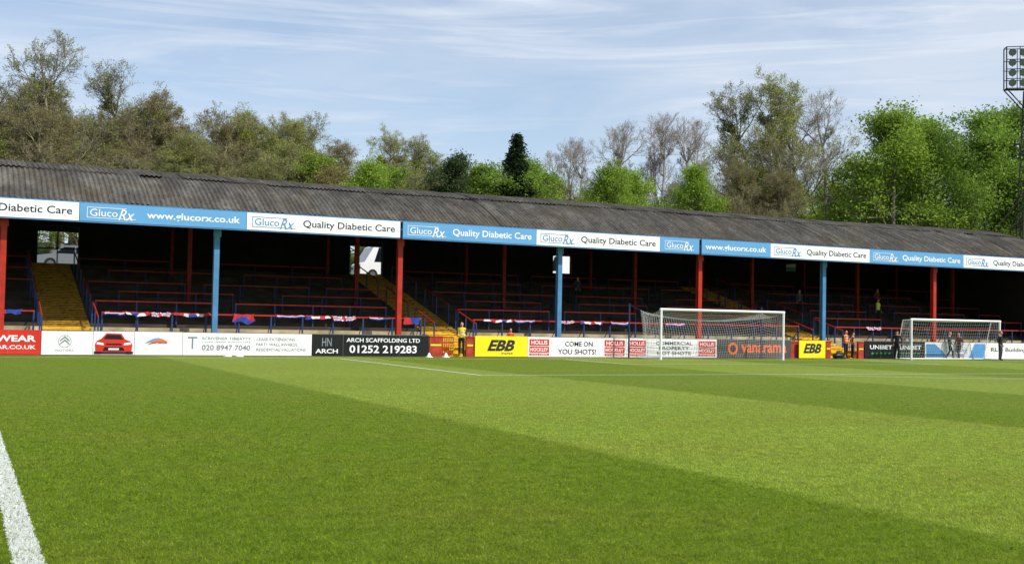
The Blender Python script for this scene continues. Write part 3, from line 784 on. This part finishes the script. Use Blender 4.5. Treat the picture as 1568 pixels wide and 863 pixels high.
# ------------------------------------------------------------------ hill behind the stand
hm, nt, b = new_mat('woodland_floor'); N, L = nt.nodes, nt.links; geo = N.new('ShaderNodeNewGeometry')
c = ramp(noise(.6, 6, .6), [(.35, (.05,.07,.02,1)), (.6, (.11,.12,.04,1)), (.75, (.12,.09,.05,1))]); L.new(c, b.inputs['Base Color']); b.inputs['Roughness'].default_value = .95
def hz(y): return 4.38 if y < 74 else 4.38 + .09*(y-74) if y < 130 else 9.4
m = MB(); vs = []; yy = [67.72, 70, 74, 80, 90, 105, 130, 300]; xx = list(range(-300, 501, 20))
for x in xx:
    for y in yy: vs.append((x, y, hz(y) + (random.uniform(-.3, .3) if y > 76 else 0)))
q = len(yy); m.add(vs, [(i*q+j, (i+1)*q+j, (i+1)*q+j+1, i*q+j+1) for i in range(len(xx)-1) for j in range(q-1)])
m.add([(-300, 67.72, -.1), (500, 67.72, -.1), (500, 67.72, 4.38), (-300, 67.72, 4.38)], [(0,1,2,3)])
m.build('hill', [hm], smooth=True)

# parked vehicles seen through the exits
def vehicle(name, x, y, z0, length, height, width, paint, van):
    mb = MB(); L_ = length
    if van: prof = [(0,.35),(0,.95),(.28,1.12),(.9,height*.93),(1.3,height),(L_-.05,height),(L_,height-.15),(L_,.35)]
    else: prof = [(0,.35),(0,.78),(.9,.92),(1.5,height-.05),(2.0,height),(3.1,height-.03),(3.8,1.0),(L_,.92),(L_,.35)]
    n_ = len(prof); vs = [(x+p[0], y, z0+p[1]) for p in prof] + [(x+p[0], y+width, z0+p[1]) for p in prof]
    mb.add(vs, [tuple(range(n_)), tuple(range(2*n_-1, n_-1, -1))] + [(i, n_+i, n_+(i+1) % n_, (i+1) % n_) for i in range(n_)], 0)
    if van: wins = [[(.95,1.15),(1.9,1.15),(1.9,height-.2),(1.25,height-.2)]]
    else: wins = [[(1.15,.95),(2.2,.95),(2.2,height-.12),(1.6,height-.12)], [(2.28,.95),(3.55,.95),(3.1,height-.12),(2.28,height-.12)]]
    for wn in wins: mb.add([(x+p[0], y-.012, z0+p[1]) for p in wn], [tuple(range(len(wn)))], 1)
    for wx in (.85, L_-.85):
        for wy in (y-.02, y+width-.18):
            mb.tube((x+wx, wy, z0+.33), (x+wx, wy+.2, z0+.33), .33, n=20, mi=2); mb.tube((x+wx, wy-.01, z0+.33), (x+wx, wy, z0+.33), .19, n=16, mi=3)
    mb.box(x-.04, x+.02, y+.1, y+.4, z0+.65, z0+.8, 3); mb.box(x-.04, x+.02, y+width-.4, y+width-.1, z0+.65, z0+.8, 3)
    mb.build(name, [paint, M_glass, M_rubber, M_steel])
vehicle('parked_van', 23.45, 71.0, 4.38, 5.2, 2.3, 1.9, M_white, True)
vehicle('parked_car', 3.9, 72.5, 4.38, 4.2, 1.45, 1.75, mat('silver_car_paint', (120,126,132), .3, .04, 2, spec=.5), False)
vehicle('parked_van', 37.6, 73.0, 4.38, 5.2, 2.4, 1.9, M_white, True)

# ------------------------------------------------------------------ trees
def bark_mat(name, c0, c1):
    global N, L, geo
    m_, nt, b = new_mat(name); N, L = nt.nodes, nt.links; geo = N.new('ShaderNodeNewGeometry')
    c = ramp(noise(1.2, 5, .7), [(.3, c0+(1,)), (.7, c1+(1,))]); L.new(c, b.inputs['Base Color']); b.inputs['Roughness'].default_value = .95; return m_
barkm = bark_mat('bark', (.10,.085,.06), (.24,.205,.15))
barkb = bark_mat('brown_bark', (.16,.14,.09), (.32,.28,.18))
barkg = bark_mat('grey_bark', (.24,.22,.195), (.44,.40,.36))
leafm, nt, b = new_mat('leaves'); N, L = nt.nodes, nt.links
oi = N.new('ShaderNodeObjectInfo'); at = N.new('ShaderNodeAttribute'); at.attribute_name = 'tone'
c = mixc(1.0, oi.outputs['Color'], at.outputs['Color'], 'MULTIPLY')
out = N['Material Output']; N.remove(b)
df = N.new('ShaderNodeBsdfDiffuse'); tr = N.new('ShaderNodeBsdfTranslucent'); ms_ = N.new('ShaderNodeMixShader'); ms_.inputs[0].default_value = .4
L.new(c, df.inputs['Color']); L.new(c, tr.inputs['Color']); L.new(df.outputs[0], ms_.inputs[1]); L.new(tr.outputs[0], ms_.inputs[2]); L.new(ms_.outputs[0], out.inputs['Surface'])

def tubes_np(P0, P1, r0, r1, n):
    P0, P1 = np.array(P0), np.array(P1); r0, r1 = np.array(r0), np.array(r1)
    D = P1-P0; D /= (np.linalg.norm(D, axis=1, keepdims=True)+1e-9)
    ref = np.where(np.abs(D[:, 2:3]) < .9, np.array([[0, 0, 1.]]), np.array([[1., 0, 0]]))
    A = np.cross(D, ref); A /= np.linalg.norm(A, axis=1, keepdims=True); B = np.cross(D, A)
    V = []
    for P, r in ((P0, r0), (P1, r1)):
        for i in range(n):
            t = 2*math.pi*i/n; V.append(P + A*(math.cos(t)*r)[:, None] + B*(math.sin(t)*r)[:, None])
    V = np.stack(V, 1).reshape(-1, 3); k = len(P0); base_ = np.arange(k)*2*n
    F = []
    for i in range(n):
        j = (i+1) % n; F.append(np.stack([base_+i, base_+j, base_+n+j, base_+n+i], 1))
    return V, np.concatenate(F)
def tree_mesh(name, seed, H, spread, kids, leaf_n, leaf_size, clus, bark, upw=.25, maxlv=4, trunk_frac=.78, start=.28, twig_r=.02, tip_lv=3, trunk_r=.017):
    rs_ = random.Random(seed); nr = np.random.RandomState(seed)
    segs = []; tips = []
    def rv(): return Vector((rs_.gauss(0, 1), rs_.gauss(0, 1), rs_.gauss(0, 1)))
    def grow(p, d, L_, r, lv):
        n_ = (7, 5, 4, 3, 2, 1)[lv]; seg = L_/n_; r_end = r*.35
        for i in range(n_):
            wobv = (.09, .17, .22, .28, .3, .3)[lv]
            d = (d + rv()*wobv*.6 + Vector((0, 0, upw*(.0 if lv == 0 else .35)))).normalized()
            q = p+d*seg; ra = r+(r_end-r)*i/n_; rb = r+(r_end-r)*(i+1)/n_
            segs.append((p, q, max(ra, twig_r*.6), max(rb, twig_r*.5))); p = q
            t = (i+1)/n_
            if lv < maxlv and (t >= start if lv == 0 else t > .25):
                nk = kids[lv]; nk = int(nk) + (1 if rs_.random() < nk-int(nk) else 0)
                for _ in range(nk):
                    ax = rv(); ax = (ax - d*ax.dot(d)).normalized()
                    ang = math.radians(rs_.uniform(28, 62) if lv else rs_.uniform(35, 70))
                    nd = (d*math.cos(ang)+ax*math.sin(ang))
                    if lv == 0:
                        f = (1-.62*t)*(.75+.5*math.sin(math.pi*min(1, t)))
                        l2 = H*spread*f*rs_.uniform(.75, 1.2)
                    else: l2 = L_*rs_.uniform(.42, .68)*(1.15-.5*t)
                    grow(p, nd, l2, rb*rs_.uniform(.5, .72) if lv else rb*.5, lv+1)
        if lv >= tip_lv or lv == maxlv: tips.append(p)
        if lv == 0:
            for _ in range(5):
                grow(p, (d+rv()*.5).normalized(), H*(1-trunk_frac)*rs_.uniform(.75, 1.05), rb*.8, 1)
    grow(Vector((0, 0, -.3)), Vector((0, 0, 1)), H*trunk_frac, H*trunk_r, 0)
    big = [s_ for s_ in segs if s_[2] > .07]; sm = [s_ for s_ in segs if s_[2] <= .07]
    Vs, Fs = [], []; off = 0
    for lst, n_ in ((big, 7), (sm, 3)):
        if not lst: continue
        V_, F_ = tubes_np([tuple(a[0]) for a in lst], [tuple(a[1]) for a in lst], [a[2] for a in lst], [a[3] for a in lst], n_)
        Vs.append(V_); Fs.append(F_+off); off += len(V_)
    nb = sum(len(F_) for F_ in Fs)
    T = np.array([tuple(t) for t in tips])
    if leaf_n < 1: T = T[nr.rand(len(T)) < leaf_n]; leaf_n = 1
    K = len(T)*leaf_n
    ct = nr.uniform(.78, 1.22, len(T))
    C = np.repeat(T, leaf_n, 0) + nr.normal(0, clus, (K, 3))*np.array([1, 1, .75])
    tone = np.repeat(ct, leaf_n)*nr.uniform(.7, 1.3, K)
    a = nr.normal(size=(K, 3)); a /= np.linalg.norm(a, axis=1, keepdims=True)
    b_ = np.cross(a, nr.normal(size=(K, 3))); b_ /= np.linalg.norm(b_, axis=1, keepdims=True)
    sz = nr.uniform(.55, 1.2, K)[:, None]*leaf_size
    Q = np.stack([C-a*sz, C-b_*sz*.55, C+a*sz, C+b_*sz*.55], 1).reshape(-1, 3)
    idx = np.arange(K)[:, None]*4+np.arange(4)[None]+off
    Vs.append(Q); Fs.append(idx)
    V = np.concatenate(Vs); F = np.concatenate(Fs)
    zmax = V[:, 2].max(); V *= H/zmax
    me = bpy.data.meshes.new(name); me.vertices.add(len(V)); me.vertices.foreach_set('co', V.ravel())
    me.loops.add(F.size); me.loops.foreach_set('vertex_index', F.ravel().astype(np.int32))
    me.polygons.add(len(F)); me.polygons.foreach_set('loop_start', np.arange(len(F), dtype=np.int32)*4); me.polygons.foreach_set('loop_total', np.full(len(F), 4, dtype=np.int32))
    me.materials.append(bark); me.materials.append(leafm)
    mi = np.zeros(len(F), dtype=np.int32); mi[nb:] = 1; me.polygons.foreach_set('material_index', mi)
    ca = me.color_attributes.new('tone', 'FLOAT_COLOR', 'POINT'); cc = np.ones((len(V), 4)); cc[off:, :3] = np.repeat(tone, 4)[:, None]*np.array([1, 1, .95]); ca.data.foreach_set('color', cc.ravel())
    me.update(calc_edges=True); me.validate()
    print(name, len(F), 'width', round(V[:,0].max()-V[:,0].min(),1)); return me
def conifer_mesh(name, seed, H, rad, dens, bark):
    nr = np.random.RandomState(seed); rs_ = random.Random(seed); P0 = []; P1 = []; r0 = []; r1 = []; C = []
    P0.append((0,0,0)); P1.append((0,0,H)); r0.append(H*.016); r1.append(.02)
    z_ = H*.08
    while z_ < H*.985:
        t = z_/H; R_ = rad*(1-t)**.7*(.85+.3*rs_.random())
        for k in range(9):
            a = rs_.uniform(0, 6.283); ln = R_*rs_.uniform(.65, 1.12)
            e_ = (math.cos(a)*ln, math.sin(a)*ln, z_-.18*ln); P0.append((0,0,z_)); P1.append(e_); r0.append(.04); r1.append(.012)
            m_ = max(4, int(dens*ln))
            for s_ in range(m_):
                u = rs_.uniform(.2, 1); C.append((e_[0]*u+rs_.gauss(0,.16), e_[1]*u+rs_.gauss(0,.16), z_-.18*ln*u+rs_.gauss(0,.14)))
        z_ += .34
    V_, F_ = tubes_np(P0, P1, r0, r1, 4); C = np.array(C); K = len(C)
    a = nr.normal(size=(K,3)); a /= np.linalg.norm(a,axis=1,keepdims=True); b_ = np.cross(a, nr.normal(size=(K,3))); b_ /= np.linalg.norm(b_,axis=1,keepdims=True)
    sz = nr.uniform(.12, .26, K)[:, None]
    Q = np.stack([C-a*sz, C-b_*sz*.4, C+a*sz, C+b_*sz*.4],1).reshape(-1,3); idx = np.arange(K)[:,None]*4+np.arange(4)[None]+len(V_)
    V = np.concatenate([V_, Q]); F = np.concatenate([F_, idx]); me = bpy.data.meshes.new(name)
    me.from_pydata(V.tolist(), [], F.tolist()); me.materials.append(bark); me.materials.append(leafm)
    mi = np.zeros(len(F), dtype=np.int32); mi[len(F_):] = 1; me.polygons.foreach_set('material_index', mi)
    ca = me.color_attributes.new('tone','FLOAT_COLOR','POINT'); cc = np.ones((len(V),4)); cc[len(V_):,:3] = np.repeat(nr.uniform(.6,1.35,K),4)[:,None]; ca.data.foreach_set('color', cc.ravel())
    return me

LEAFY = [tree_mesh('leafy%d' % i, 20+i, 20, .37, (3.2, 2.2, 1.7, 1.2), 20, .18, .55, barkm, maxlv=3, start=.2) for i in range(3)]
BUD = [tree_mesh('budding%d' % i, 40+i, 20, .36, (3.2, 2.4, 2, 1.6, 1.2), 1, .085, .16, barkb, maxlv=5, start=.25, twig_r=.017, tip_lv=4) for i in range(3)]
TALL = [tree_mesh('sparse%d' % i, 90+i, 20, .32, (3.2, 2.3, 2, 1.8), 1, .085, .14, barkm, maxlv=4, start=.35, twig_r=.020, tip_lv=3, trunk_r=.015, upw=.4) for i in range(2)]
BARE = [tree_mesh('bare%d' % i, 60+i, 20, .26, (2.6, 2.2, 2, 1.7, 1.2), .3, .05, .1, barkg, upw=.5, maxlv=4, start=.3, twig_r=.019) for i in range(2)]
CON = conifer_mesh('conifer', 5, 14, 3.0, 40, barkm)
PINE = tree_mesh('pine', 80, 14, .30, (2.6, 2, 1.5, 1.2), 26, .14, .40, barkm, maxlv=3, start=.4)

BRIGHT = (.27, .39, .06, 1); GREEN = (.20, .31, .055, 1); OLIVE = (.30, .34, .08, 1); BROWN = (.27, .24, .10, 1); YEL = (.40, .44, .10, 1); DK = (.030, .050, .020, 1); PNE = (.065, .095, .04, 1); GRY = (.3, .27, .2, 1)
rt_ = random.Random(9)
def tree(name, me, x, y, ztop, wide, color, parent=None):
    b0 = hz(y)-.2; Hn = ztop-b0; zm = 14 if me in (CON, PINE) else 20
    s = Hn/zm; o = bpy.data.objects.new(name, me); col.objects.link(o); o.location = (x, y, b0)
    o.scale = (s*wide, s*wide, s); o.rotation_euler = (0, 0, rt_.uniform(0, 6.28)); k = rt_.uniform(.88, 1.12)
    o.color = (color[0]*k, color[1]*k, color[2]*k, 1)
    if parent: o.parent = parent
    return o
T_ = [('broadleaf_tree', LEAFY[0], .6, 88, 16.5, 1.1, GREEN), ('budding_tree', TALL[1], 2.8, 92, 19.8, 1.1, OLIVE), ('budding_tree', TALL[0], 6.6, 90, 22.9, 1.05, OLIVE), ('budding_tree', TALL[1], 10.9, 97, 23.0, 1.1, OLIVE), ('budding_tree', BUD[0], 13.4, 99, 21.8, 1.0, BROWN), ('budding_tree', BUD[1], 4.9, 94, 19.5, 1.0, BROWN),
 ('budding_tree', BUD[1], 15.6, 100, 21.0, 1.1, BROWN), ('budding_tree', BUD[0], 18.4, 95, 20.0, 1.1, BROWN), ('budding_tree', BUD[2], 22.5, 100, 20.8, 1.1, BROWN), ('budding_tree', BUD[1], 24.4, 94, 19.3, 1.1, OLIVE), ('budding_tree', BUD[0], 20.2, 97, 20.4, 1.1, OLIVE), ('budding_tree', BUD[2], 26.6, 97, 19.9, 1.1, OLIVE),
 ('budding_tree', TALL[0], 28.4, 98, 20.2, 1.1, OLIVE), ('broadleaf_tree', LEAFY[1], 28.0, 86, 15.0, .95, BRIGHT), ('birch_tree', BUD[2], 33.0, 90, 18.4, 1.0, YEL), ('birch_tree', TALL[1], 35.4, 91, 17.8, 1.0, YEL), ('birch_tree', LEAFY[2], 32.6, 93, 15.6, .7, OLIVE),
 ('pine_tree', PINE, 36.9, 87, 16.1, 1.1, PNE), ('broadleaf_tree', LEAFY[2], 41.2, 91, 15.2, .75, BRIGHT), ('conifer_tree', CON, 42.0, 86.0, 17.8, 1.15, DK), ('broadleaf_tree', LEAFY[0], 47.2, 94, 16.8, .85, BRIGHT),
 ('bare_tree', BARE[0], 59.4, 108, 21.6, 1.1, GRY), ('broadleaf_tree', LEAFY[1], 51.0, 88, 16.7, 1.0, BRIGHT), ('broadleaf_tree', LEAFY[2], 55.2, 89, 16.4, 1.0, BRIGHT),
 ('bare_tree', BARE[1], 67.5, 112, 25.2, 1.1, GRY), ('bare_tree', BARE[0], 72, 110, 26.4, 1.1, GRY), ('bare_tree', BARE[1], 78.6, 112, 26.7, 1.1, GRY), ('bare_tree', BARE[0], 64, 115, 23.5, 1.0, GRY), ('bare_tree', BARE[0], 75.5, 114, 25.8, 1.1, GRY), ('bare_tree', BARE[1], 70, 116, 25.4, 1.0, GRY), ('bare_tree', BARE[1], 62, 118, 22.4, 1.0, GRY), ('bare_tree', BARE[0], 81.5, 116, 26.4, 1.0, GRY),
 ('broadleaf_tree', LEAFY[0], 62, 90, 17.6, 1.0, BRIGHT), ('budding_tree', BUD[0], 67, 90, 19.0, 1.1, BROWN), ('oak_tree', BUD[2], 75.4, 92, 29.2, .95, OLIVE), ('oak_tree', TALL[1], 74.0, 94, 27.5, 1.1, OLIVE), ('bare_tree', BARE[1], 87, 98, 28.9, 1.1, OLIVE), ('bare_tree', TALL[0], 79.5, 96, 26.5, 1.0, GRY),
 ('budding_tree', BUD[1], 71.5, 89, 17.5, 1.2, BROWN), ('broadleaf_tree', LEAFY[1], 78.0, 88, 14.5, 1.1, GREEN), ('broadleaf_tree', LEAFY[2], 84.2, 86, 24.9, 1.08, BRIGHT), ('broadleaf_tree', LEAFY[0], 93, 90, 25.8, 1.05, BRIGHT),
 ('broadleaf_tree', LEAFY[1], 88.8, 88, 24.2, 1.0, GREEN), ('broadleaf_tree', LEAFY[2], 97, 86, 25.9, 1.05, GREEN), ('broadleaf_tree', LEAFY[0], 105, 88, 27.4, 1.05, GREEN), ('broadleaf_tree', LEAFY[1], 101, 84, 22, 1.1, GREEN), ('broadleaf_tree', LEAFY[1], 112, 90, 27, 1.0, GREEN)]
for t in T_: tree(*t)
wood = empty('distant_woodland')
for i in range(56):
    x = -34 + i*1.8
    y = rt_.uniform(104, 122)
    Hh = 22.8 if x < 14 else 23.4-(x-14)*.14 if x < 55 else 17
    tree('woodland_tree', rt_.choice(BUD), x, y, Hh+rt_.uniform(-2.5, .4), 1.35, rt_.choice((BROWN, BROWN, OLIVE)), wood)
for i in range(38):
    x = -30 + i*2.1
    y = rt_.uniform(84, 98); top = 14.8+rt_.uniform(-1.5, 1.6)+(2 if x < 18 else 0)
    left = x < 26
    tree('woodland_tree', rt_.choice(BUD if left and rt_.random() < .8 else LEAFY), x, y, top, 1.4, rt_.choice((BROWN, OLIVE) if left else (OLIVE, GREEN, BRIGHT, BROWN)), wood)
for i in range(26):
    x = 48 + i*3.6; y = rt_.uniform(94, 118)
    tree('woodland_tree', rt_.choice(LEAFY), x, y, (15 if x < 70 else 18)+rt_.uniform(-1, 2) + (3 if x > 92 else 0), 1.25, rt_.choice((GREEN, BRIGHT, OLIVE, GREEN)), wood)

# hedge / shrubs directly behind the stand
sh = empty('shrub_belt')
for i in range(40):
    o = tree('shrub', rt_.choice(LEAFY), -30+i*3.4, rt_.uniform(77, 82), 8.0+rt_.uniform(-1, 2), 2.2, rt_.choice((GREEN, BRIGHT, OLIVE)), sh)

# ------------------------------------------------------------------ floodlight tower
fx, fy = 94.0, 77.5
e = empty('floodlight_tower', (fx, fy, 0)); inv = Matrix.Translation(-Vector(e.location))
mb = MB(); ang = math.radians(-35)
def P(u, v, z_): return (fx+u*math.cos(ang)-v*math.sin(ang), fy+u*math.sin(ang)+v*math.cos(ang), z_)
zb0, zt0 = 25.6, 29.7
hb = lambda z_: 1.5-.9*z_/25.6
for k in range(17):
    z0, z1 = k*1.5, (k+1)*1.5; a0_, a1_ = hb(z0), hb(z1)
    cs = [(-1,-1),(1,-1),(1,1),(-1,1)]
    for i in range(4):
        c0, c1 = cs[i], cs[(i+1) % 4]
        mb.tube(P(c0[0]*a0_, c0[1]*a0_, z0), P(c0[0]*a1_, c0[1]*a1_, z1), .07, n=4)
        mb.tube(P(c0[0]*a0_, c0[1]*a0_, z0), P(c1[0]*a1_, c1[1]*a1_, z1), .035, n=4); mb.tube(P(c0[0]*a1_, c0[1]*a1_, z1), P(c1[0]*a1_, c1[1]*a1_, z1), .035, n=4)
for sx in (-1, 1):
    for sy in (-.5, .5):
        mb.tube(P(sx*.6, sy, 23.4), P(sx*2.5, sy, zb0), .06, n=4)
        mb.tube(P(sx*2.5, sy, zb0), P(sx*2.5, sy, zt0), .06, n=4)
for sy in (-.5, .5):
    for z_ in (zb0, zb0+.95, zb0+1.9, zb0+2.85, zt0): mb.tube(P(-2.5, sy, z_), P(2.5, sy, z_), .045, n=4)
    for u in (-1.25, 0, 1.25): mb.tube(P(u, sy, zb0), P(u, sy, zt0), .04, n=4)
for sx in (-1, 1):
    for z_ in (zb0, zt0): mb.tube(P(sx*2.5, -.5, z_), P(sx*2.5, .5, z_), .045, n=4)
mb.add([P(-2.5,-.5,zb0-.05), P(2.5,-.5,zb0-.05), P(2.5,.5,zb0-.05), P(-2.5,.5,zb0-.05)], [(0,1,2,3)])
for r_ in range(4):
    for c_ in range(5):
        ctr = Vector(P(-2.0+c_*1.0, -.62, zb0+.55+r_*1.0)); d = Vector((-.62, -.62, -.35)).normalized()
        mb.tube(ctr+d*.22, ctr-d*.10, .36, .18, n=14, mi=1, cap=False); mb.tube(ctr+d*.20, ctr+d*.205, .33, n=14, mi=2); mb.tube(ctr-d*.1, ctr-d*.35, .16, .13, n=10, mi=1)
        mb.tube(ctr-d*.2, (ctr.x, ctr.y, ctr.z-.5), .03, n=4)
o = mb.build('mast_and_lamps', [mat('dark_galvanised', (48,50,54), .6, .15, 2), mat('lamp_housing', (44,48,54), .5, .1, 3), mat('lamp_glass', (110,120,130), .15, .05, 3, spec=.7)])
o.parent = e; o.matrix_parent_inverse = inv
